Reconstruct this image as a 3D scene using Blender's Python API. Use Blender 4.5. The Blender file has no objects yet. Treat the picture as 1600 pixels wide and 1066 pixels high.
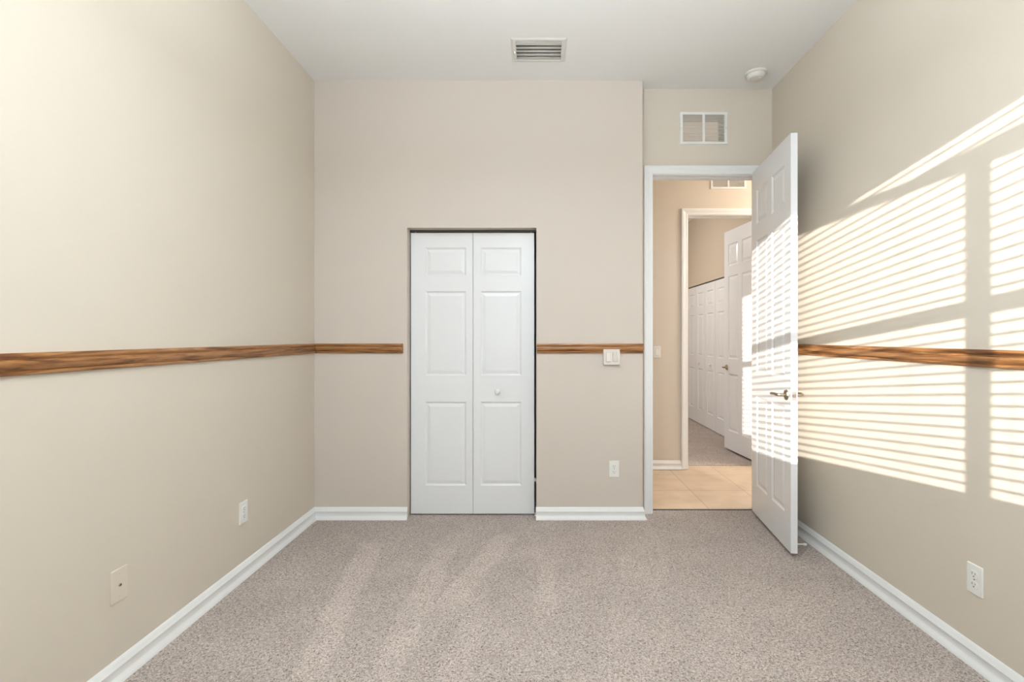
import bpy, bmesh, math, random
from mathutils import Vector, Matrix
random.seed(4)
PI = math.pi
scene = bpy.context.scene
C = scene.collection

# ------------------------------------------------------------------ camera
F = 780.0
CAMZ = 1.27
cam_d = bpy.data.cameras.new('camera'); cam = bpy.data.objects.new('camera', cam_d); C.objects.link(cam)
cam.location = (0, 0, CAMZ); cam.rotation_euler = (PI/2, 0, 0)
cam_d.sensor_width = 36; cam_d.lens = F/1600*36
cam_d.shift_x = -38/1600; cam_d.shift_y = -7/1600
cam_d.clip_start = 0.02; cam_d.clip_end = 100
scene.camera = cam
scene.view_settings.view_transform = 'Standard'; scene.view_settings.look = 'None'
scene.view_settings.gamma = 1; scene.view_settings.use_curve_mapping = False
scene.view_settings.exposure = 0.0

# ------------------------------------------------------------------ world and lights
w = bpy.data.worlds.new('sky'); scene.world = w; w.use_nodes = True
w.node_tree.nodes['Background'].inputs[0].default_value = (0.72, 0.82, 1.0, 1)
w.node_tree.nodes['Background'].inputs[1].default_value = 1.2
SX, SZ = 0.50, 0.124                       # sunlight runs (SX, 1, -SZ)
def lamp(name, kind, loc, energy, color, direction=None, **kw):
    d = bpy.data.lights.new(name, kind); d.energy = energy; d.color = color
    for k, v in kw.items(): setattr(d, k, v)
    o = bpy.data.objects.new(name, d); C.objects.link(o); o.location = loc
    if direction: o.rotation_euler = Vector(direction).to_track_quat('-Z', 'Y').to_euler()
    return o
lamp('sun', 'SUN', (-3, -6, 3), 9.3, (1.0, 0.955, 0.895), (SX, 1, -SZ), angle=math.radians(0.28))
lamp('window_daylight', 'AREA', (0.10, -1.0, 1.60), 43, (0.80, 0.91, 1.0), (-0.15, 1, 0.0), shape='RECTANGLE', size=2.8, size_y=1.9)
FILL_UP = 134; FILL_POINT = 14; HALL_FILL = 57; FAR_FILL = 50  # strengths of the added unseen fill lamps

# ------------------------------------------------------------------ dimensions
XL, XR = -1.545, 1.695          # left and right wall
YB, YD, YR = 3.473, 3.590, -0.35  # closet wall, door wall, window wall (room faces)
XC = 0.739                      # corner where the closet wall ends
H = 3.05
T = 0.12
YH = 4.785                      # hall back wall
XF = 2.37                       # far bedroom right wall

# ------------------------------------------------------------------ materials
def mat(name, col, rough=0.5, metal=0.0, spec=0.5):
    m = bpy.data.materials.new(name); m.use_nodes = True
    b = m.node_tree.nodes['Principled BSDF']
    b.inputs['Base Color'].default_value = (*col, 1); b.inputs['Roughness'].default_value = rough
    b.inputs['Metallic'].default_value = metal; b.inputs['Specular IOR Level'].default_value = spec
    return m
def nd(m, t, **kw):
    n = m.node_tree.nodes.new(t)
    for k, v in kw.items(): setattr(n, k, v)
    return n
def ln(m, a, b): m.node_tree.links.new(a, b)
def bump(m, scale, strength, dist=0.002, detail=4, rough=0.5):
    tc = nd(m, 'ShaderNodeTexCoord'); no = nd(m, 'ShaderNodeTexNoise')
    no.inputs['Scale'].default_value = scale; no.inputs['Detail'].default_value = detail; no.inputs['Roughness'].default_value = rough
    ln(m, tc.outputs['Object'], no.inputs['Vector'])
    bp = nd(m, 'ShaderNodeBump'); bp.inputs['Strength'].default_value = strength; bp.inputs['Distance'].default_value = dist
    ln(m, no.outputs['Fac'], bp.inputs['Height'])
    ln(m, bp.outputs['Normal'], m.node_tree.nodes['Principled BSDF'].inputs['Normal'])
    return no, bp
def ramp(m, stops):
    r = nd(m, 'ShaderNodeValToRGB'); e = r.color_ramp.elements
    e[0].position, e[0].color = stops[0][0], (*stops[0][1], 1)
    e[1].position, e[1].color = stops[-1][0], (*stops[-1][1], 1)
    for p, c in stops[1:-1]:
        x = e.new(p); x.color = (*c, 1)
    return r

M = {}
M['wall'] = mat('wall_paint', (0.635, 0.567, 0.477), 0.6, spec=0.3); bump(M['wall'], 160, 0.12, 0.0008)
M['wall_grey'] = mat('wall_paint_closet', (0.60, 0.533, 0.468), 0.6, spec=0.3); bump(M['wall_grey'], 160, 0.12, 0.0008)
M['wall_hall'] = mat('wall_paint_hall', (0.675, 0.60, 0.51), 0.6, spec=0.3); bump(M['wall_hall'], 160, 0.12, 0.0008)
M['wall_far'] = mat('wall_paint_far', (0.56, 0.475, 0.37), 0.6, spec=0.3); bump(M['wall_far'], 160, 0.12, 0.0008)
M['ceil'] = mat('ceiling_paint', (0.90, 0.895, 0.88), 0.85, spec=0.2); bump(M['ceil'], 55, 0.20, 0.003, 3)
M['white'] = mat('white_semi_gloss', (0.80, 0.80, 0.79), 0.35, spec=0.4)
M['door'] = mat('door_paint', (0.78, 0.78, 0.785), 0.24, spec=0.4); bump(M['door'], 90, 0.06, 0.0006)
M['plate'] = mat('switch_plastic', (0.80, 0.79, 0.75), 0.3)
M['plate_warm'] = mat('off_white_plastic', (0.70, 0.64, 0.585), 0.35)
M['almond'] = mat('almond_plastic', (0.66, 0.585, 0.485), 0.4)
M['vent'] = mat('vent_metal', (0.78, 0.77, 0.74), 0.4)
M['detector'] = mat('aged_white_plastic', (0.72, 0.70, 0.65), 0.45)
M['vent_in'] = mat('vent_blade_metal', (0.50, 0.48, 0.445), 0.45)
M['dark'] = mat('dark_void', (0.03, 0.028, 0.025), 0.8)
M['slot'] = mat('slot_dark', (0.06, 0.05, 0.045), 0.7)
M['slot_shade'] = mat('switch_gap_shade', (0.25, 0.22, 0.19), 0.7)  # shade around the rocker put into a dark grey
M['nickel'] = mat('aged_nickel', (0.42, 0.36, 0.28), 0.28, 1.0)
M['nickel_pale'] = mat('pale_nickel', (0.30, 0.265, 0.25), 0.5, 0.6)
M['track_gap'] = mat('dark_track_gap', (0.05, 0.05, 0.045), 0.6)
M['rubber'] = mat('white_rubber', (0.82, 0.82, 0.8), 0.5)
M['closet'] = mat('closet_paint', (0.30, 0.28, 0.25), 0.8)

def m_carpet(name, streaks):
    m = mat(name, (0.4, 0.34, 0.3), 0.95, spec=0.1); N = m.node_tree.nodes; b = N['Principled BSDF']
    tc = nd(m, 'ShaderNodeTexCoord')
    n1 = nd(m, 'ShaderNodeTexNoise'); n1.inputs['Scale'].default_value = 135; n1.inputs['Detail'].default_value = 2.5; n1.inputs['Roughness'].default_value = 0.6; n1.inputs['Distortion'].default_value = 1.2
    ln(m, tc.outputs['Object'], n1.inputs['Vector'])
    r1 = ramp(m, [(0.32, (0.13, 0.100, 0.082)), (0.43, (0.335, 0.275, 0.242)), (0.56, (0.50, 0.430, 0.390)), (0.72, (0.67, 0.59, 0.548))])
    ln(m, n1.outputs['Fac'], r1.inputs['Fac'])
    n2 = nd(m, 'ShaderNodeTexNoise'); n2.inputs['Scale'].default_value = 3.2; n2.inputs['Detail'].default_value = 4
    ln(m, tc.outputs['Object'], n2.inputs['Vector'])
    mr = nd(m, 'ShaderNodeMapRange'); mr.inputs[1].default_value = 0.3; mr.inputs[2].default_value = 0.7; mr.inputs[3].default_value = 0.93; mr.inputs[4].default_value = 1.07
    ln(m, n2.outputs['Fac'], mr.inputs[0])
    val = mr.outputs[0]
    if streaks:
        # brushed lanes where the pile lies the other way after vacuuming
        sx = nd(m, 'ShaderNodeSeparateXYZ'); ln(m, tc.outputs['Object'], sx.inputs[0])
        nw = nd(m, 'ShaderNodeTexNoise'); nw.inputs['Scale'].default_value = 5; nw.inputs['Detail'].default_value = 3
        ln(m, tc.outputs['Object'], nw.inputs['Vector'])
        for (x0, y0, slope, wd, ya, yb, amp) in streaks:
            def mth(op, a, bb, c=None):
                q = nd(m, 'ShaderNodeMath', operation=op)
                for i, s in enumerate((a, bb, c)):
                    if s is None: continue
                    if isinstance(s, (int, float)): q.inputs[i].default_value = s
                    else: ln(m, s, q.inputs[i])
                return q.outputs[0]
            cx = mth('MULTIPLY_ADD', sx.outputs['Y'], slope, x0 - slope*y0)
            d = mth('SUBTRACT', sx.outputs['X'], cx)
            wob = mth('MULTIPLY_ADD', nw.outputs['Fac'], 0.10, -0.05)
            d = mth('ABSOLUTE', mth('ADD', d, wob), 0)
            def smooth(v, a, bb, o0, o1):
                q = nd(m, 'ShaderNodeMapRange', interpolation_type='SMOOTHSTEP')
                for i, s in enumerate((None, a, bb, o0, o1)):
                    if s is not None: q.inputs[i].default_value = s
                ln(m, v, q.inputs[0]); return q.outputs[0]
            across = smooth(d, wd*0.35, wd*0.65, 1, 0)
            yy = mth('ADD', sx.outputs['Y'], wob)
            a1 = smooth(yy, ya - 0.25, ya + 0.1, 0, 1); a2 = smooth(yy, yb - 0.06, yb + 0.03, 1, 0)
            f = mth('MULTIPLY', mth('MULTIPLY', across, a1), a2)
            val = mth('MULTIPLY', val, mth('MULTIPLY_ADD', f, amp, 1.0))
    mx = nd(m, 'ShaderNodeVectorMath', operation='SCALE'); ln(m, r1.outputs['Color'], mx.inputs[0]); ln(m, val, mx.inputs['Scale'])
    ln(m, mx.outputs[0], b.inputs['Base Color'])
    bp = nd(m, 'ShaderNodeBump'); bp.inputs['Strength'].default_value = 0.8; bp.inputs['Distance'].default_value = 0.006
    ln(m, n1.outputs['Fac'], bp.inputs['Height']); ln(m, bp.outputs['Normal'], b.inputs['Normal'])
    return m
M['carpet'] = m_carpet('carpet_taupe', [(-1.00, 3.0, -0.12, 0.13, 1.9, 3.10, 0.16), (-0.56, 2.5, 0.02, 0.12, 0.8, 3.0, 0.13),
    (-0.27, 2.9, 0.28, 0.15, 2.2, 3.2, 0.14), (-0.30, 1.9, 0.03, 0.12, 0.9, 2.5, 0.09), (0.06, 2.6, 0.10, 0.10, 2.3, 2.8, 0.10), (0.55, 2.6, 0.25, 0.25, 1.2, 3.1, 0.07)])
M['carpet_far'] = m_carpet('carpet_taupe_far', [])

def m_oak(axis):
    m = mat('oak_rail_' + axis, (0.35, 0.17, 0.06), 0.33, spec=0.5); b = m.node_tree.nodes['Principled BSDF']
    tc = nd(m, 'ShaderNodeTexCoord'); mp = nd(m, 'ShaderNodeMapping')
    sc = {'x': (1.3, 22, 22), 'y': (22, 1.3, 22)}[axis]
    mp.inputs['Scale'].default_value = sc; ln(m, tc.outputs['Object'], mp.inputs['Vector'])
    n0 = nd(m, 'ShaderNodeTexNoise'); n0.inputs['Scale'].default_value = 1.6; n0.inputs['Detail'].default_value = 3; n0.inputs['Distortion'].default_value = 1.8
    ln(m, mp.outputs[0], n0.inputs['Vector'])
    n1 = nd(m, 'ShaderNodeTexNoise'); n1.inputs['Scale'].default_value = 9; n1.inputs['Detail'].default_value = 5; n1.inputs['Roughness'].default_value = 0.7
    ln(m, mp.outputs[0], n1.inputs['Vector'])
    r0 = ramp(m, [(0.36, (0.13, 0.046, 0.014)), (0.44, (0.26, 0.110, 0.034)), (0.60, (0.41, 0.200, 0.074)), (0.75, (0.24, 0.096, 0.030))])
    ln(m, n0.outputs['Fac'], r0.inputs['Fac'])
    r1 = ramp(m, [(0.34, (0.55, 0.50, 0.45)), (0.56, (1, 1, 1))]); ln(m, n1.outputs['Fac'], r1.inputs['Fac'])
    mx = nd(m, 'ShaderNodeMix', data_type='RGBA', blend_type='MULTIPLY'); mx.inputs[0].default_value = 0.8
    ln(m, r0.outputs[0], mx.inputs[6]); ln(m, r1.outputs[0], mx.inputs[7]); ln(m, mx.outputs[2], b.inputs['Base Color'])
    return m
M['oak_x'] = m_oak('x'); M['oak_y'] = m_oak('y')

def m_tile():
    m = mat('hall_tile', (0.7, 0.5, 0.33), 0.35); b = m.node_tree.nodes['Principled BSDF']
    tc = nd(m, 'ShaderNodeTexCoord'); mp = nd(m, 'ShaderNodeMapping'); mp.inputs['Location'].default_value = (-1.275, -4.13, 0)
    ln(m, tc.outputs['Object'], mp.inputs['Vector'])
    br = nd(m, 'ShaderNodeTexBrick'); br.offset = 0; br.inputs['Scale'].default_value = 1
    br.inputs['Brick Width'].default_value = 0.44; br.inputs['Row Height'].default_value = 0.457
    br.inputs['Mortar Size'].default_value = 0.0035; br.inputs['Mortar Smooth'].default_value = 0.2
    br.inputs['Color1'].default_value = (0.61, 0.475, 0.345, 1); br.inputs['Color2'].default_value = (0.64, 0.50, 0.365, 1); br.inputs['Mortar'].default_value = (0.40, 0.29, 0.19, 1)
    ln(m, mp.outputs[0], br.inputs['Vector'])
    no = nd(m, 'ShaderNodeTexNoise'); no.inputs['Scale'].default_value = 5; no.inputs['Detail'].default_value = 6; ln(m, tc.outputs['Object'], no.inputs['Vector'])
    r = ramp(m, [(0.35, (0.90, 0.87, 0.83)), (0.65, (1.06, 1.05, 1.04))]); ln(m, no.outputs['Fac'], r.inputs['Fac'])
    mx = nd(m, 'ShaderNodeMix', data_type='RGBA', blend_type='MULTIPLY'); mx.inputs[0].default_value = 1
    ln(m, br.outputs['Color'], mx.inputs[6]); ln(m, r.outputs[0], mx.inputs[7]); ln(m, mx.outputs[2], b.inputs['Base Color'])
    return m
M['tile'] = m_tile()
def m_glass():
    m = bpy.data.materials.new('window_glass'); m.use_nodes = True; N = m.node_tree.nodes; N.clear()
    o = nd(m, 'ShaderNodeOutputMaterial'); t = nd(m, 'ShaderNodeBsdfTransparent'); g = nd(m, 'ShaderNodeBsdfGlossy'); g.inputs['Roughness'].default_value = 0.02
    fr = nd(m, 'ShaderNodeFresnel'); fr.inputs['IOR'].default_value = 1.25; mx = nd(m, 'ShaderNodeMixShader')
    ln(m, fr.outputs[0], mx.inputs[0]); ln(m, t.outputs[0], mx.inputs[1]); ln(m, g.outputs[0], mx.inputs[2]); ln(m, mx.outputs[0], o.inputs['Surface'])
    return m
M['glass'] = m_glass()
def m_lamp(name, col, s):
    m = mat(name, (0.9, 0.9, 0.88), 0.4); b = m.node_tree.nodes['Principled BSDF']
    b.inputs['Emission Color'].default_value = (*col, 1); b.inputs['Emission Strength'].default_value = s
    return m
M['fill_lamp_glass'] = m_lamp('added_lamp_glass', (1, 0.9, 0.75), 1.5)  # glow for the added lamps only

# ------------------------------------------------------------------ helpers
def tag(o, label=None, cat=None, group=None, kind=None):
    if label: o['label'] = label
    if cat: o['category'] = cat
    if group: o['group'] = group
    if kind: o['kind'] = kind
    return o
def empty(name, loc=(0, 0, 0), rz=0):
    o = bpy.data.objects.new(name, None); o.empty_display_size = 0.05; C.objects.link(o)
    o.location = loc; o.rotation_euler = (0, 0, rz); return o
def obj(name, bm, m, parent=None, loc=(0, 0, 0), rot=(0, 0, 0), smooth=False, bevel=0):
    me = bpy.data.meshes.new(name)
    bmesh.ops.remove_doubles(bm, verts=bm.verts, dist=1e-6)
    bmesh.ops.recalc_face_normals(bm, faces=bm.faces)
    bm.to_mesh(me); bm.free()
    ms = m if isinstance(m, (list, tuple)) else [m]
    for x in ms: me.materials.append(x)
    o = bpy.data.objects.new(name, me); C.objects.link(o)
    if smooth:
        for p in me.polygons: p.use_smooth = True
        me.set_sharp_from_angle(angle=math.radians(35))
    if parent: o.parent = parent
    o.location = loc; o.rotation_euler = rot
    if bevel:
        bv = o.modifiers.new('bevel', 'BEVEL'); bv.width = bevel; bv.segments = 2; bv.limit_method = 'ANGLE'
    return o
def bx(bm, x0, x1, y0, y1, z0, z1):
    v = [bm.verts.new(p) for p in ((x0,y0,z0),(x1,y0,z0),(x1,y1,z0),(x0,y1,z0),(x0,y0,z1),(x1,y0,z1),(x1,y1,z1),(x0,y1,z1))]
    for f in ((0,3,2,1),(4,5,6,7),(0,1,5,4),(1,2,6,5),(2,3,7,6),(3,0,4,7)): bm.faces.new([v[i] for i in f])
    return v
def box(*a):
    bm = bmesh.new(); bx(bm, *a); return bm
def frustum(bm, p0, p1, r0, r1, n=20, cap=True):
    p0, p1 = Vector(p0), Vector(p1); d = (p1-p0).normalized(); u = d.orthogonal().normalized(); v = d.cross(u)
    a = [bm.verts.new(p0 + (u*math.cos(2*PI*i/n) + v*math.sin(2*PI*i/n))*r0) for i in range(n)]
    b = [bm.verts.new(p1 + (u*math.cos(2*PI*i/n) + v*math.sin(2*PI*i/n))*r1) for i in range(n)]
    for i in range(n): bm.faces.new((a[i], a[(i+1)%n], b[(i+1)%n], b[i]))
    if cap: bm.faces.new(a[::-1]); bm.faces.new(b)
def lathe(bm, prof, origin=(0,0,0), axis='z', n=32):
    # prof: (radius, height); axis '-y' turns height to -y
    rings = []
    for r, h in prof:
        ring = []
        for i in range(n):
            a = 2*PI*i/n; x, y = r*math.cos(a), r*math.sin(a)
            p = (x, y, h) if axis == 'z' else ((x, -h, y) if axis == '-y' else (x, h, y))
            ring.append(bm.verts.new(Vector(p) + Vector(origin)))
        rings.append(ring)
    for a, b in zip(rings, rings[1:]):
        for i in range(n): bm.faces.new((a[i], a[(i+1)%n], b[(i+1)%n], b[i]))
    bm.faces.new(rings[0][::-1]); bm.faces.new(rings[-1])
def slab(bm, axis, lo, hi, a0, a1, b0, b1, holes):
    """solid sheet with rectangular holes. axis 'y': a=x b=z ; 'x': a=y b=z ; 'z': a=x b=y."""
    As = sorted({a0, a1, *[h[0] for h in holes], *[h[1] for h in holes]}); Bs = sorted({b0, b1, *[h[2] for h in holes], *[h[3] for h in holes]})
    As = [a for a in As if a0 <= a <= a1]; Bs = [b for b in Bs if b0 <= b <= b1]
    solid = lambda i, j: 0 <= i < len(As)-1 and 0 <= j < len(Bs)-1 and not any(h[0] < (As[i]+As[i+1])/2 < h[1] and h[2] < (Bs[j]+Bs[j+1])/2 < h[3] for h in holes)
    P = {'y': lambda a, c, b: (a, c, b), 'x': lambda a, c, b: (c, a, b), 'z': lambda a, c, b: (a, b, c)}[axis]
    def q(*pts): bm.faces.new([bm.verts.new(p) for p in pts])
    for i in range(len(As)-1):
        for j in range(len(Bs)-1):
            if not solid(i, j): continue
            A, A2, B, B2 = As[i], As[i+1], Bs[j], Bs[j+1]
            q(P(A,lo,B), P(A2,lo,B), P(A2,lo,B2), P(A,lo,B2)); q(P(A,hi,B), P(A2,hi,B), P(A2,hi,B2), P(A,hi,B2))
            if not solid(i-1, j): q(P(A,lo,B), P(A,hi,B), P(A,hi,B2), P(A,lo,B2))
            if not solid(i+1, j): q(P(A2,lo,B), P(A2,hi,B), P(A2,hi,B2), P(A2,lo,B2))
            if not solid(i, j-1): q(P(A,lo,B), P(A,hi,B), P(A2,hi,B), P(A2,lo,B))
            if not solid(i, j+1): q(P(A,lo,B2), P(A,hi,B2), P(A2,hi,B2), P(A2,lo,B2))
def wall(name, axis, lo, hi, a0, a1, b0, b1, holes, m, label):
    bm = bmesh.new(); slab(bm, axis, lo, hi, a0, a1, b0, b1, holes)
    return tag(obj(name, bm, m), label, 'wall', kind='structure')
def run(name, p0, p1, nrm, prof, m, m0=0, m1=0, label=None, cat=None, kind='structure'):
    """profile (out, z) swept from p0 to p1 on a wall with outward normal nrm; m0/m1 mitre the ends."""
    p0, p1, nrm = Vector((*p0, 0)), Vector((*p1, 0)), Vector((*nrm, 0)); d = (p1-p0).normalized()
    bm = bmesh.new(); A = []; B = []
    for t, z in prof:
        A.append(bm.verts.new(p0 + nrm*t + d*(m0*t) + Vector((0, 0, z)))); B.append(bm.verts.new(p1 + nrm*t - d*(m1*t) + Vector((0, 0, z))))
    n = len(prof)
    for i in range(n): bm.faces.new((A[i], A[(i+1)%n], B[(i+1)%n], B[i]))
    bm.faces.new(A); bm.faces.new(B[::-1])
    return tag(obj(name, bm, m, smooth=True), label, cat, kind=kind)
def casing(bm, xl, xr, zt, y, s, prof):
    """mitred door casing around an opening. s=-1 projects towards -Y."""
    rings = []
    for (sx, z) in (('l', 0), ('l', 1), ('r', 1), ('r', 0)):
        rings.append([bm.verts.new((xl - o if sx == 'l' else xr + o, y + s*p, (zt + o) if z else 0.0)) for o, p in prof])
    n = len(prof)
    for a, b in zip(rings, rings[1:]):
        for i in range(n): bm.faces.new((a[i], a[(i+1)%n], b[(i+1)%n], b[i]))
    bm.faces.new(rings[0]); bm.faces.new(rings[-1][::-1])

def leaf_mesh(W, Hh, Tk, cols, rows, g=0.012, r=0.030, depth=0.0075, lift=0.0025):
    """panelled door leaf: x 0..W, y 0..Tk, z 0..Hh"""
    bm = bmesh.new()
    xs = sorted({0, W, *[c for p in cols for c in p]}); zs = sorted({0, Hh, *[c for p in rows for c in p]})
    for side in (0, 1):
        y0 = 0 if side == 0 else Tk; inn = 1 if side == 0 else -1
        for i in range(len(xs)-1):
            for j in range(len(zs)-1):
                a, b, c, d = xs[i], xs[i+1], zs[j], zs[j+1]
                if (a, b) in cols and (c, d) in rows:
                    rings = []
                    for ins, dep in ((0, 0), (0.004, 0.003), (g, depth), (g+0.006, depth), (g+r, lift), (g+r+0.003, lift)):
                        y = y0 + inn*dep
                        rings.append([bm.verts.new(p) for p in ((a+ins, y, c+ins), (b-ins, y, c+ins), (b-ins, y, d-ins), (a+ins, y, d-ins))])
                    for R, S in zip(rings, rings[1:]):
                        for k in range(4): bm.faces.new((R[k], R[(k+1)%4], S[(k+1)%4], S[k]))
                    bm.faces.new(rings[-1])
                else:
                    bm.faces.new([bm.verts.new(p) for p in ((a, y0, c), (b, y0, c), (b, y0, d), (a, y0, d))])
    for i in range(len(xs)-1):
        for z in (0, Hh): bm.faces.new([bm.verts.new(p) for p in ((xs[i], 0, z), (xs[i+1], 0, z), (xs[i+1], Tk, z), (xs[i], Tk, z))])
    for j in range(len(zs)-1):
        for x in (0, W): bm.faces.new([bm.verts.new(p) for p in ((x, 0, zs[j]), (x, Tk, zs[j]), (x, Tk, zs[j+1]), (x, 0, zs[j+1]))])
    return bm
def skin_tube(name, pts, radii, m, parent, squash=None):
    me = bpy.data.meshes.new(name); me.from_pydata([tuple(p) for p in pts], [(i, i+1) for i in range(len(pts)-1)], []); me.materials.append(m)
    o = bpy.data.objects.new(name, me); C.objects.link(o); o.parent = parent
    sk = o.modifiers.new('skin', 'SKIN')
    if not me.skin_vertices: me.attributes.new('', 'FLOAT', 'POINT')
    for v, r in zip(me.skin_vertices[0].data, radii): v.radius = (r if isinstance(r, tuple) else (r, r))
    me.skin_vertices[0].data[0].use_root = True
    o.modifiers.new('sub', 'SUBSURF').levels = 2; o.modifiers['sub'].render_levels = 2
    sk.use_smooth_shade = True
    return o

# ------------------------------------------------------------------ room shell
VX0, VX1, VY0, VY1 = -0.128, 0.158, 2.998, 3.207     # ceiling duct
GX0, GX1, GZ0, GZ1 = 1.052, 1.352, 2.672, 2.862      # transfer grille above the bedroom door
HX0, HX1, HZ0, HZ1 = 1.69, 1.99, 2.705, 2.895        # transfer grille above the far door
CX0, CX1, CZ = -0.899, 0.0, 2.027                    # closet opening
DX0, DX1, DZ = 0.838, 1.600, 2.430                   # clear opening of the bedroom door
FX0, FX1, FZ = 1.454, 2.205, 2.430                   # clear opening of the far door
WX0, WX1, WZ0, WZ1 = -0.70, 1.50, 0.937, 2.42
bm = bmesh.new(); bx(bm, XL-T, XR+T, YR-0.15, 3.655, -0.1, 0); bx(bm, -1.3, 0.2, 3.655, 4.4, -0.1, 0)
tag(obj('floor', bm, M['carpet']), 'taupe speckled cut pile bedroom carpet with brushed lighter lanes', 'carpet', kind='structure')
tag(obj('floor_hall', box(0.3, 4.3, 3.656, 4.925, -0.1, -0.004), M['tile']), 'peach beige square hallway floor tiles beyond the open door', 'floor tile', kind='structure')
tag(obj('floor_far', box(-1.2, XF+T, 4.926, 9.1, -0.1, 0), M['carpet_far']), 'taupe carpet of the far bedroom across the hall', 'carpet', kind='structure')
tag(obj('trim_1', box(DX0, DX1, 3.648, 3.664, -0.004, 0.004), M['track_gap']), 'thin dark strip where carpet meets hallway tile in the doorway', 'threshold', kind='structure')
bm = bmesh.new(); slab(bm, 'z', H, H+0.03, XL-T, XR+T, YR-0.15, YD+T, [(VX0, VX1, VY0, VY1)])
tag(obj('ceiling', bm, M['ceil']), 'white lightly textured bedroom ceiling', 'ceiling', kind='structure')
tag(obj('ceiling_hall', box(0.2, 4.4, YD+T, YH+0.01, H, H+0.03), M['ceil']), 'white hallway ceiling', 'ceiling', kind='structure')
tag(obj('ceiling_far', box(-1.3, XF+T, YH+0.01, 9.2, H, H+0.03), M['ceil']), 'white ceiling of the far bedroom', 'ceiling', kind='structure')
wall('wall_left', 'x', XL-T, XL, YR-0.15, YB+T, 0, H, [], M['wall'], 'long beige left wall with wooden chair rail, outlet and cable plate')
wall('wall_right', 'x', XR, XR+T, YR-0.15, YD+T, 0, H, [], M['wall'], 'beige right wall striped by sunlight through blinds')
wall('wall_back', 'y', YB, YD+0.003, XL, XC, 0, H, [(CX0, CX1, -1, CZ)], M['wall_grey'], 'greyish beige far wall holding the closet doors')
wall('wall_door', 'y', YD, YD+T, XC-0.2, XR, 0, H, [(DX0-0.018, DX1+0.018, -1, DZ+0.018), (GX0, GX1, GZ0, GZ1)], M['wall'], 'beige recessed wall around and above the open white door')
wall('wall_rear', 'y', YR-0.15, YR, XL, XR, 0, H, [(WX0, WX1, WZ0, WZ1)], M['wall'], 'beige rear wall with the window behind the viewer')
wall('wall_hall', 'y', YH, YH+T, 0.2, 4.4, 0, H, [(FX0-0.018, FX1+0.018, -1, FZ+0.018), (HX0, HX1, HZ0, HZ1)], M['wall_hall'], 'warm beige hallway wall seen through the open bedroom door')
wall('wall_hall_left', 'x', 0.2, 0.3, YD+T, YH, 0, H, [], M['wall_hall'], 'left end wall of the hallway')
wall('wall_hall_right', 'x', 4.3, 4.4, YD, YH, 0, H, [], M['wall_hall'], 'right end wall of the hallway')
wall('wall_hall_near', 'y', YD+0.02, YD+T, XR+T, 4.3, 0, H, [], M['wall_hall'], 'hallway side wall next to the bedroom')
CL0, CL1 = 6.20, 7.80
wall('wall_far_right', 'x', XF, XF+T, YH+T, 9.1, 0, H, [(CL0-0.01, CL1+0.01, -1, 2.028)], M['wall_far'], 'tan wall above the white bifold doors in the far bedroom')
wall('wall_far_left', 'x', -1.3, -1.2, YH+T, 9.1, 0, H, [], M['wall_far'], 'left wall of the far bedroom')
wall('wall_far_back', 'y', 9.1, 9.2, -1.3, XF+T, 0, H, [], M['wall_far'], 'back wall of the far bedroom')
tag(obj('wall_closet', box(-1.3, -1.2, YD, 4.4, 0, H), M['closet']), 'closet side wall', 'wall', kind='structure')
bm = bmesh.new(); bx(bm, 0.1, 0.2, YD+0.003, 4.4, 0, H); bx(bm, -1.2, 0.1, 4.3, 4.4, 0, H); bx(bm, -1.2, 0.1, YD+0.003, 4.3, 2.4, 2.45)
tag(obj('wall_closet_inside', bm, M['closet']), 'dark inside of the closet behind the bifold door', 'wall', kind='structure')
tag(obj('wall_closet_far', box(XF+T+0.35, XF+T+0.40, 6.0, 8.0, 0, 2.4), M['closet']), 'dark inside of the far closet', 'wall', kind='structure')

# ceiling duct behind the supply vent
bm = bmesh.new(); bx(bm, VX0-0.02, VX1+0.02, VY0-0.02, VY1+0.02, H+0.03, H+0.25)
bmesh.ops.delete(bm, geom=[min(bm.faces, key=lambda f: f.calc_center_median().z)], context='FACES')
tag(obj('ceiling_duct', bm, M['dark']), 'dark duct above the ceiling vent', 'duct', kind='structure')

# ------------------------------------------------------------------ baseboards, chair rails, casings
BP = [(0, 0), (0.027, 0), (0.0265, 0.005), (0.021, 0.015), (0.0145, 0.026), (0.0135, 0.029), (0.0135, 0.054), (0.0145, 0.056), (0.012, 0.061), (0.007, 0.072), (0.0035, 0.082), (0.001, 0.084), (0, 0.084)]
run('baseboard_left', (XL, YR), (XL, YB), (1, 0), BP, M['white'], 0, 1, 'white baseboard along the long left wall', 'baseboard')
run('baseboard_back', (XL, YB), (CX0+0.003, YB), (0, -1), BP, M['white'], 1, 0, 'white baseboard left of the closet door', 'baseboard')
run('baseboard_back_right', (CX1-0.003, YB), (XC, YB), (0, -1), BP, M['white'], 0, -1, 'white baseboard right of the closet door below the outlet', 'baseboard')
run('baseboard_return', (XC, YB), (XC, YD-0.0005), (1, 0), BP, M['white'], -1, 0, 'short white baseboard return beside the door casing', 'baseboard')
run('baseboard_right', (XR, YR), (XR, YD), (-1, 0), BP, M['white'], 0, 0, 'white baseboard along the sunlit right wall', 'baseboard')
run('baseboard_hall', (0.3, YH), (FX0-0.066, YH), (0, -1), BP, M['white'], 0, 0, 'white baseboard on the hallway wall', 'baseboard')
z0 = 1.154
RP = [(0, z0), (0.009, z0), (0.012, z0+0.003), (0.0125, z0+0.010), (0.009, z0+0.0125), (0.012, z0+0.016), (0.018, z0+0.026), (0.020, z0+0.036), (0.019, z0+0.0405), (0.011, z0+0.0435), (0.0105, z0+0.047), (0.014, z0+0.050), (0.0165, z0+0.055), (0.0165, z0+0.062), (0.014, z0+0.067), (0, z0+0.067)]
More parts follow.
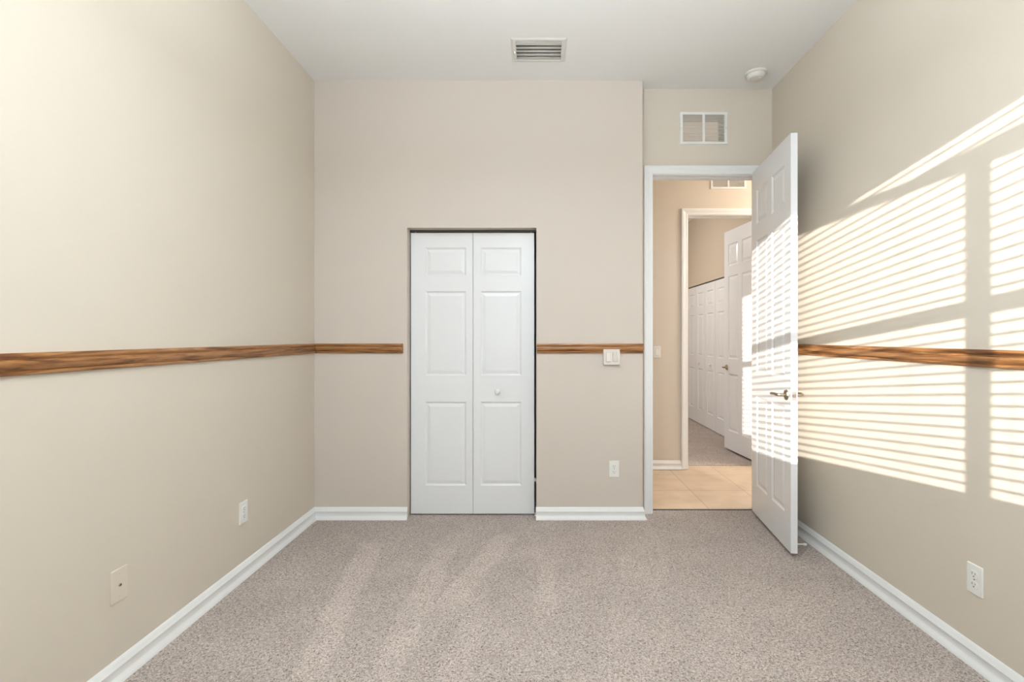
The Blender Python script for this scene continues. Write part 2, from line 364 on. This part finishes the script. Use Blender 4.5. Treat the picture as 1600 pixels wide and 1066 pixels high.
run('trim_2', (XL, YR), (XL, YB), (1, 0), RP, M['oak_y'], 0, 1, 'oak chair rail along the left wall', 'chair rail')
run('trim_3', (XL+0.001, YB), (-0.926, YB), (0, -1), RP, M['oak_x'], 1, 0.4, 'short oak chair rail between left corner and closet', 'chair rail')
run('trim_4', (CX1+0.004, YB), (XC, YB), (0, -1), RP, M['oak_x'], 0, -0.3, 'oak chair rail between closet and door, behind the light switch', 'chair rail')
run('trim_5', (XR, YR), (XR, YD), (-1, 0), RP, M['oak_y'], 0, 0, 'oak chair rail across the sunlit right wall', 'chair rail')
CP = [(0, 0), (0, 0.009), (0.004, 0.011), (0.022, 0.012), (0.030, 0.015), (0.046, 0.018), (0.058, 0.017), (0.061, 0.014), (0.061, 0)]
def door_frame(name, x0, x1, zt, y0, y1, label):
    root = empty(name, (x0, y0, 0)); tag(root, label, 'door frame', kind='structure')
    def P(n, bm, **k): return obj(n, bm, M['white'], root, loc=(-x0, -y0, 0), **k)
    bm = bmesh.new(); casing(bm, x0-0.005, x1+0.005, zt+0.005, y0, -1, CP); P('casing', bm)
    bm = bmesh.new(); casing(bm, x0-0.005, x1+0.005, zt+0.005, y1, 1, CP); P('casing', bm)
    bm = bmesh.new(); bx(bm, x0-0.018, x0, y0, y1, 0, zt); bx(bm, x1, x1+0.018, y0, y1, 0, zt); bx(bm, x0-0.018, x1+0.018, y0, y1, zt, zt+0.018); P('jamb', bm)
    return root, P
fr, P = door_frame('trim_6', DX0, DX1, DZ, YD, YD+T, 'white moulded casing around the open bedroom door')
bm = bmesh.new(); ys = YD+0.042; bx(bm, DX0, DX0+0.010, ys, ys+0.032, 0, DZ); bx(bm, DX1-0.010, DX1, ys, ys+0.032, 0, DZ); bx(bm, DX0, DX1, ys, ys+0.032, DZ-0.010, DZ); P('stop', bm)
sp = obj('strike_plate', box(DX0-0.001, DX0+0.0015, YD+0.004, YD+0.036, 0.90, 0.957), M['nickel'], fr, loc=(-DX0, -YD, 0)); sp['label'] = 'small brown metal strike plate on the left jamb'
fr, P = door_frame('trim_7', FX0, FX1, FZ, YH, YH+T, 'white casing around the far bedroom doorway in the hall')
bm = bmesh.new(); ys = YH+T-0.074; bx(bm, FX0, FX0+0.010, ys, ys+0.032, 0, FZ); bx(bm, FX1-0.010, FX1, ys, ys+0.032, 0, FZ); bx(bm, FX0, FX1, ys, ys+0.032, FZ-0.010, FZ); P('stop', bm)

# ------------------------------------------------------------------ doors
LW, LH, LT = 0.71, 2.418, 0.037
COLS = [(0.095, 0.315), (0.395, 0.615)]; ROWS = [(0.208, 0.835), (1.000, 1.916), (2.026, 2.268)]
def lever(root, x, z, side, thick, pt=(-1)):
    """lever handle set on face y=0 (side -1) or y=thick (side 1); lever points towards the hinge (pt -1)"""
    y = 0 if side < 0 else thick
    h = empty('lever_handle', (x, y, z)); h.parent = root
    bm = bmesh.new(); lathe(bm, [(0.031, 0), (0.031, 0.004), (0.028, 0.009), (0.014, 0.012), (0.011, 0.016)], axis='-y' if side < 0 else 'y', n=28)
    obj('rosette', bm, M['nickel'], h, smooth=True)
    s = side
    pts = [(0, 0.010*s, 0), (0, 0.045*s, 0), (-0.012, 0.056*s, 0.001), (-0.040, 0.057*s, 0.003), (-0.075, 0.056*s, 0.001), (-0.108, 0.054*s, -0.003)]
    skin_tube('lever', pts, [0.010, 0.0095, 0.010, 0.0085, 0.0085, 0.0095], M['nickel'], h)
    return h
def door_leaf(name, hx, hy, ang, label, cat='door'):
    root = empty(name, (hx, hy, 0.023), ang); tag(root, label, cat, kind='structure')
    obj('door_leaf', leaf_mesh(LW, LH, LT, COLS, ROWS), M['door'], root)
    lever(root, LW-0.062, 0.904, -1, LT); lever(root, LW-0.062, 0.904, 1, LT)
    bm = bmesh.new(); bx(bm, LW-0.0008, LW+0.0012, LT/2-0.0125, LT/2+0.0125, 0.904-0.028, 0.904+0.028); lp = obj('latch_plate', bm, M['nickel_pale'], root)
    bm = bmesh.new(); frustum(bm, (LW, LT/2, 0.904), (LW+0.010, LT/2, 0.904), 0.008, 0.0055, 14); obj('latch', bm, M['nickel'], lp)
    for z in (0.22, 1.2, 2.2):
        bm = bmesh.new(); yh = LT if name == 'door_1' else 0.0
        frustum(bm, (-0.006, yh+0.002*(1 if yh else -1), z-0.05), (-0.006, yh+0.002*(1 if yh else -1), z+0.05), 0.006, 0.006, 12); bx(bm, -0.0012, 0.0, 0.004, LT-0.004, z-0.045, z+0.045)
        obj('hinge', bm, M['nickel'], root)
    return root
a1 = math.atan2(-0.705, -0.083)
d1 = door_leaf('door_1', 1.546, 3.575, a1, 'tall white six panel bedroom door standing open with striped sunlight on it')
s = empty('door_stop', (LW-0.075, LT, 0.026)); s.parent = d1
bm = bmesh.new(); frustum(bm, (0, 0, 0), (0, 0.006, 0), 0.010, 0.008, 16)
for k in range(16): frustum(bm, (0, 0.006+k*0.0035, 0), (0, 0.0085+k*0.0035, 0), 0.0045, 0.0045, 12)
frustum(bm, (0, 0.005, 0), (0, 0.064, 0), 0.0034, 0.0034, 10)
obj('spring', bm, M['rubber'], s)
bm = bmesh.new(); frustum(bm, (0, 0.062, 0), (0, 0.078, 0), 0.0075, 0.0065, 16); obj('rubber_tip', bm, M['rubber'], s)
a2 = math.atan2(0.75, -0.065)
door_leaf('door_2', 2.185+LT, 4.935, a2, 'tall white panelled door standing open in the far bedroom')

# bifold doors
BW, BH, BT = 0.440, 1.997, 0.034
BROWS = [(0.200, 0.796), (0.982, 1.583), (1.692, 1.892)]
def bifold_leaf(parent, x, w, knob=None, col=None, ang=0):
    col = col or (0.106*w/0.44, 0.402*w/0.44)
    lf = obj('door_leaf', leaf_mesh(w, BH, BT, [col], BROWS, g=0.010, r=0.026), M['door'], parent, loc=(x, 0, 0.010), rot=(0, 0, ang))
    if knob is not None:
        bm = bmesh.new(); lathe(bm, [(0.009, 0), (0.007, 0.010), (0.012, 0.016), (0.0165, 0.022), (0.0165, 0.028), (0.011, 0.033), (0.003, 0.034)], origin=(knob, 0, 0.873), axis='-y', n=24)
        obj('knob', bm, M['white'], lf, smooth=True)
    return lf
b1 = empty('door_3', (CX0, 3.548, 0)); tag(b1, 'white bifold closet door with two three panel leaves in the far wall', 'closet door', kind='structure')
bifold_leaf(b1, 0.008, 0.4395, None, (0.102, 0.393))
bifold_leaf(b1, 0.4505, 0.4335, 0.172, (0.052, 0.342))
bm = bmesh.new(); bx(bm, 0.0, 0.899, 0.002, 0.032, 2.0125, 2.0270); obj('track_gap', bm, M['track_gap'], b1)
for x in (0.040, 0.862):
    bm = bmesh.new(); frustum(bm, (x, 0.006, 2.004), (x, 0.006, 2.020), 0.003, 0.003, 10); obj('pivot_pin', bm, M['white'], b1)
bm = bmesh.new(); bx(bm, 0.886, 0.898, -0.02, 0.02, 0.0, 0.012); bx(bm, 0.886, 0.898, 0.0, 0.02, 0.24, 0.26); obj('pivot_bracket', bm, M['rubber'], b1)
b2 = empty('door_4', (XF+0.03, CL0, 0), PI/2); tag(b2, 'row of white four leaf bifold closet doors in the far bedroom', 'closet door', kind='structure')
# local x runs along +Y, local y must face -X : y of the leaf front points to the room after a turn
for i in range(4):
    lw = 0.396
    lf = obj('door_leaf', leaf_mesh(lw, BH, BT, [(0.09, 0.31)], BROWS, g=0.010, r=0.026), M['door'], b2, loc=(0.003+i*0.4, 0, 0.010))
    if i in (1, 2):
        bm = bmesh.new(); lathe(bm, [(0.009, 0), (0.007, 0.010), (0.0165, 0.022), (0.0165, 0.028), (0.003, 0.034)], origin=(0.16 if i == 1 else 0.22, BT, 0.873), axis='y', n=20)
        obj('knob', bm, M['white'], lf, smooth=True)
bm = bmesh.new(); bx(bm, -0.005, 1.605, -0.02, 0.02, 2.010, 2.027); obj('track_gap', bm, M['track_gap'], b2)  # dark strip, colour stands in for shadow in the gap under the header

# ------------------------------------------------------------------ wall plates
def rrect(bm, w, h, r, y0, y1, cx=0, cz=0, inset=0.0, n=5):
    def ring(k, y):
        out = []
        for (sx, sz, a0) in ((1, 1, 0), (-1, 1, 90), (-1, -1, 180), (1, -1, 270)):
            for i in range(n+1):
                a = math.radians(a0 + 90*i/n); rr = max(r-k, 0.0003)
                out.append(bm.verts.new((cx + sx*(w/2-r) + rr*math.cos(a), y, cz + sz*(h/2-r) + rr*math.sin(a))))
        return out
    A = ring(0, y0); B = ring(0, y0 + (y1-y0)*0.6); D = ring(inset, y1); m = len(A)
    for R, S in ((A, B), (B, D)):
        for i in range(m): bm.faces.new((R[i], R[(i+1)%m], S[(i+1)%m], S[i]))
    bm.faces.new(A); bm.faces.new(D)
def outlet(loc, rz, label):
    t = empty('wall_outlet', loc, rz); tag(t, label, 'outlet', 'duplex power outlets')
    bm = bmesh.new(); rrect(bm, 0.070, 0.115, 0.004, 0.0, -0.0055, inset=0.002); obj('cover_plate', bm, M['plate'], t)
    for cz in (0.0197, -0.0197):
        bm = bmesh.new(); rrect(bm, 0.034, 0.029, 0.011, -0.0045, -0.0080, cz=cz, inset=0.0008)
        r = obj('receptacle', bm, M['plate'], t)
        bm = bmesh.new(); bx(bm, -0.0078, -0.0058, -0.0083, -0.006, cz-0.001, cz+0.008); bx(bm, 0.0056, 0.0074, -0.0083, -0.006, cz, cz+0.007)
        frustum(bm, (0, -0.006, cz-0.0075), (0, -0.0083, cz-0.0075), 0.0027, 0.0027, 10)
        obj('slot', bm, M['slot'], r)
    bm = bmesh.new(); frustum(bm, (0, -0.004, 0), (0, -0.0068, 0), 0.003, 0.0027, 12); obj('screw', bm, M['nickel_pale'], t)
    return t
def rocker(parent, cx, tilt, m):
    bm = bmesh.new(); rrect(bm, 0.0335, 0.067, 0.002, -0.004, -0.0058, cx=cx, inset=0.0006); fr = obj('switch_frame', bm, m, parent)
    obj('rocker_gap_shade', box(cx-0.0161, cx+0.0161, -0.0064, -0.0045, -0.0327, 0.0327), M['slot_shade'], fr)  # dark box stands in for shade in the gap around the rocker
    bm = bmesh.new(); v = bx(bm, cx-0.0150, cx+0.0150, -0.0105, -0.005, -0.0315, 0.0315)
    for q in v:
        if q.co.y < -0.008: q.co.y += tilt*q.co.z/0.0315*0.0038
    r = obj('rocker', bm, m, fr, bevel=0.0006)
outlet((0.5405, YB, 0.349), 0, 'white outlet low on the closet wall near the doorway')
outlet((XL, 2.629, 0.345), PI/2, 'white outlet on the left wall above the baseboard')
outlet((XR, 1.926, 0.332), -PI/2, 'white outlet on the right wall below the sunlight')
t = empty('light_switch', (0.521, YB-0.0205, 1.128)); tag(t, 'off-white double rocker light switch overlapping the oak chair rail', 'light switch')
bm = bmesh.new(); rrect(bm, 0.116, 0.110, 0.004, 0.0205, -0.0055, inset=0.002); obj('cover_plate', bm, M['plate_warm'], t)
rocker(t, -0.023, 1, M['plate_warm']); rocker(t, 0.023, -1, M['plate_warm'])
t = empty('light_switch', ((1026.5-838)/F*YH, YH, 1.122)); tag(t, 'single white rocker light switch on the hallway wall', 'light switch')
bm = bmesh.new(); rrect(bm, 0.070, 0.108, 0.004, 0.0, -0.0055, inset=0.002); obj('cover_plate', bm, M['plate'], t)
rocker(t, 0, 1, M['plate'])
t = empty('cable_wall_plate', (XL, 1.846, 0.352), PI/2); tag(t, 'beige blank cable plate with small centre socket on the left wall', 'wall plate')
bm = bmesh.new(); rrect(bm, 0.074, 0.122, 0.003, 0.0, -0.0050, inset=0.002); obj('cover_plate', bm, M['almond'], t)
c = None
bm = bmesh.new(); frustum(bm, (0, -0.003, 0), (0, -0.009, 0), 0.0062, 0.0055, 6); c = obj('coaxial_socket', bm, M['nickel'], t)
bm = bmesh.new(); frustum(bm, (0, -0.008, 0), (0, -0.0093, 0), 0.0035, 0.0035, 12); obj('socket_hole', bm, M['slot'], c)
for z in (0.042, -0.042):
    bm = bmesh.new(); frustum(bm, (0, -0.003, z), (0, -0.0062, z), 0.003, 0.0026, 12); obj('screw', bm, M['almond'], t)

# ------------------------------------------------------------------ grilles
def frame_rect(bm, x0, x1, z0, z1, b, ya, yb, inset=0.004):
    o = [(x0, z0), (x1, z0), (x1, z1), (x0, z1)]; sg = [(1, 1), (-1, 1), (-1, -1), (1, -1)]
    def ring(k, y): return [bm.verts.new((p[0]+q[0]*k, y, p[1]+q[1]*k)) for p, q in zip(o, sg)]
    R = [ring(0, ya), ring(inset, yb), ring(b-0.002, yb), ring(b, ya)]
    for A, B in zip(R, R[1:] + R[:1]):
        for i in range(4): bm.faces.new((A[i], A[(i+1)%4], B[(i+1)%4], B[i]))
def grille(loc, label, w=0.345, h=0.236):
    t = empty('transfer_grille', loc); tag(t, label, 'vent grille')
    bm = bmesh.new(); frame_rect(bm, -w/2, w/2, -h/2, h/2, 0.024, 0, -0.008); bx(bm, -0.008, 0.008, -0.007, 0.004, -h/2+0.022, h/2-0.022); obj('frame', bm, M['vent'], t)
    bm = bmesh.new(); n = 17; z0 = -h/2+0.025; z1 = h/2-0.025
    for i in range(n):
        z = z0 + (i+0.5)*(z1-z0)/n
        v = bx(bm, -w/2+0.022, w/2-0.022, -0.004, 0.007, z-0.0009, z+0.0009)
        for q in v: q.co.z += -0.0006*(q.co.y-0.003)/0.007
    obj('louvre', bm, M['vent'], t)
    for x in (-w/2+0.012, w/2-0.012):
        bm = bmesh.new(); frustum(bm, (x, -0.007, 0), (x, -0.0095, 0), 0.0032, 0.0028, 10); obj('screw', bm, M['vent_in'], t)
    return t
grille(((GX0+GX1)/2, YD, (GZ0+GZ1)/2), 'white rectangular louvred grille above the open bedroom door')
grille(((HX0+HX1)/2, YH, (HZ0+HZ1)/2), 'white louvred grille high on the hallway wall, cut off by the door head')

t = empty('ceiling_vent', ((VX0+VX1)/2, (VY0+VY1)/2, H)); tag(t, 'white ceiling air vent with curved horizontal blades', 'air vent')
w2, d2 = 0.171, 0.132
bm = bmesh.new()
frame_rect(bm, -w2, w2, -d2, d2, 0.032, 0, -0.005, inset=0.014)
for v in bm.verts: v.co = Vector((v.co.x, v.co.z, v.co.y))
obj('frame', bm, M['vent'], t)
bm = bmesh.new(); n = 5; iy0, iy1 = -d2+0.030, d2-0.030
for i in range(n):
    y = iy0 + 0.020 + (i+0.45)*(iy1-iy0-0.020)/n; prev = None; W = w2-0.029
    for k in range(6):
        a = k/5; yy = y - 0.013*a + 0.007; zz = -0.005 + 0.010*a*a
        cur = [bm.verts.new((-W, yy, zz)), bm.verts.new((W, yy, zz))]
        if prev: bm.faces.new((prev[0], prev[1], cur[1], cur[0]))
        prev = cur
o = obj('blades', bm, M['vent_in'], t, smooth=True); sd = o.modifiers.new('solid', 'SOLIDIFY'); sd.thickness = 0.0012
bm = bmesh.new(); bx(bm, -w2+0.018, -w2+0.026, 0.00, 0.03, -0.020, -0.006); obj('damper_lever', bm, M['vent'], t)

bm = bmesh.new(); v = bx(bm, -w2+0.029, w2-0.029, iy0+0.004, iy0+0.026, 0.004, 0.006); v[2].co.z = v[3].co.z = -0.001; v[6].co.z = v[7].co.z = 0.001
obj('front_blade', bm, M['vent'], t)
t = empty('smoke_detector', (1.485, 3.375, H)); tag(t, 'round white smoke detector on the ceiling above the door', 'smoke detector')
bm = bmesh.new(); lathe(bm, [(0.074, 0), (0.074, -0.010), (0.070, -0.013), (0.058, -0.014)], n=48); obj('base', bm, M['detector'], t, smooth=True)
bm = bmesh.new(); lathe(bm, [(0.060, -0.012), (0.060, -0.018), (0.055, -0.030), (0.046, -0.038), (0.02, -0.041), (0.004, -0.041)], n=48); obj('cover', bm, M['detector'], t, smooth=True)
bm = bmesh.new(); frustum(bm, (0.018, -0.02, -0.039), (0.018, -0.02, -0.0425), 0.008, 0.007, 16); obj('test_button', bm, M['plate'], t)

# ------------------------------------------------------------------ windows and blinds behind the viewer
YF = -0.47
t = empty('window_1', ((WX0+WX1)/2, YF, WZ0)); tag(t, 'wide white window with a centre mullion and middle rails behind the viewer', 'window', kind='structure')
def P(n, bm, m): return obj(n, bm, m, t, loc=(-(WX0+WX1)/2, -YF, -WZ0))
bm = bmesh.new(); slab(bm, 'y', YF-0.015, YF+0.015, WX0-0.03, WX1, WZ0, WZ1, [(WX0, WX1-0.03, WZ0+0.014, WZ1-0.03)]); P('window_frame', bm, M['white'])
P('mullion', box(0.479, 0.523, YF-0.015, YF+0.015, WZ0+0.014, 2.27), M['white'])
for x0, x1 in ((WX0, 0.479), (0.523, WX1-0.03)):
    P('meeting_rail', box(x0, x1, YF-0.012, YF+0.012, 1.646, 1.712), M['white'])
P('pane', box(WX0, WX1-0.03, YF-0.0045, YF-0.0015, WZ0+0.014, WZ1-0.03), M['glass'])
def blinds(x0, x1, label):
    t = empty('window_blinds', ((x0+x1)/2, -0.40, WZ0)); tag(t, label, 'blinds', 'open white blinds at the rear windows'); ox = -(x0+x1)/2
    def P(n, bm, m=M['white']): return obj(n, bm, m, t, loc=(ox, 0.40, -WZ0))
    P('headrail', box(x0, x1, -0.43, -0.37, 2.374, 2.418))
    bm = bmesh.new()
    for k in range(-14, 18):
        z = 1.731 - 0.044*k
        if z < 2.365 and z > 0.96:
            v = bx(bm, x0, x1, -0.425, -0.375, z-0.0015, z+0.0015)
            for q in v: q.co.z += 0.03*(q.co.y+0.40)
    P('slats', bm)
    bm = bmesh.new()
    for f in (0.12, 0.5, 0.88):
        x = x0 + f*(x1-x0)
        for y in (-0.426, -0.374): bx(bm, x-0.0008, x+0.0008, y-0.0006, y+0.0006, 0.95, 2.372)
    P('ladder_cord', bm)
    P('bottom_rail', box(x0, x1, -0.42, -0.38, 0.938, 0.946))
blinds(WX0+0.01, 0.492, 'open white horizontal blinds in the left half of the rear window')
blinds(0.500, WX1-0.01, 'open white horizontal blinds in the right half of the rear window')
# added outdoor beam, unseen, shaped to cast the wedge shadow on the wall
def ext(x, z, Y=-1.3): return (x + SX*(Y-YR), z - SZ*(Y-YR))
poly = [(-0.13, 2.372), (0.64, 2.183), (1.7, 1.93), (1.7, 2.15), (0.64, 2.28), (0.385, 2.303), (0.28, 2.33), (0.12, 2.375), (-0.2, 2.46), (-0.35, 2.43)]
bm = bmesh.new(); A = [bm.verts.new((ext(x, z)[0], -1.3, ext(x, z)[1])) for x, z in poly]; B = [bm.verts.new((v.co.x, -1.38, v.co.z)) for v in A]
bm.faces.new(A); bm.faces.new(B[::-1])
for i in range(len(A)): bm.faces.new((A[i], A[(i+1)%len(A)], B[(i+1)%len(A)], B[i]))
tag(obj('shadow_beam', bm, M['white']), 'added unseen sloping white beam outside the rear window, shaped to cast shade', 'beam', kind='structure')

# ------------------------------------------------------------------ added fill lamps, out of view
def fill_ceiling_lamp(loc, energy, color, label):  # added lamp, unseen
    t = empty('fill_ceiling_lamp', loc); tag(t, label, 'ceiling lamp', 'added round ceiling fill lamps')
    bm = bmesh.new(); lathe(bm, [(0.15, 0), (0.15, -0.02), (0.14, -0.025)], n=40); obj('base', bm, M['vent'], t, smooth=True)
    bm = bmesh.new(); lathe(bm, [(0.14, -0.024), (0.135, -0.05), (0.10, -0.08), (0.05, -0.095), (0.01, -0.098)], n=40); obj('fill_lamp_shade', bm, M['fill_lamp_glass'], t, smooth=True)
    l = lamp('fill_light', 'AREA', (0, 0, -0.11), energy*0.35, color, (0, 0, -1), shape='DISK', size=0.3); l.parent = t
    l = lamp('fill_light', 'POINT', (0, 0, -0.42), energy, color, None, shadow_soft_size=0.1); l.parent = t
t = empty('fill_pendant', (-0.05, 0.75, H)); tag(t, 'added unseen white bowl pendant throwing fill light up at the bedroom ceiling', 'pendant lamp')
bm = bmesh.new(); lathe(bm, [(0.06, 0), (0.06, -0.02), (0.02, -0.03)], n=32); obj('ceiling_rose', bm, M['vent'], t, smooth=True)
bm = bmesh.new(); frustum(bm, (0, 0, -0.03), (0, 0, -0.62), 0.006, 0.006, 12); obj('rod', bm, M['nickel'], t)
bm = bmesh.new(); lathe(bm, [(0.20, -0.58), (0.19, -0.62), (0.15, -0.67), (0.08, -0.70), (0.01, -0.71)], n=40)
obj('fill_lamp_shade', bm, M['fill_lamp_glass'], t, smooth=True)
l = lamp('fill_light', 'AREA', (0, 0, -0.565), FILL_UP, (0.80, 0.915, 1.0), (0, 0, 1), shape='DISK', size=0.38); l.parent = t  # added upward fill that bounces off the ceiling
l = lamp('fill_light', 'POINT', (0, 0, -0.80), FILL_POINT, (0.80, 0.915, 1.0), None, shadow_soft_size=0.12); l.parent = t
fill_ceiling_lamp((3.3, 4.1, H), HALL_FILL, (1.0, 0.95, 0.88), 'unseen round ceiling lamp added to light the hallway')
fill_ceiling_lamp((0.6, 6.6, H), FAR_FILL, (1.0, 0.95, 0.90), 'unseen round ceiling lamp added to light the far bedroom')
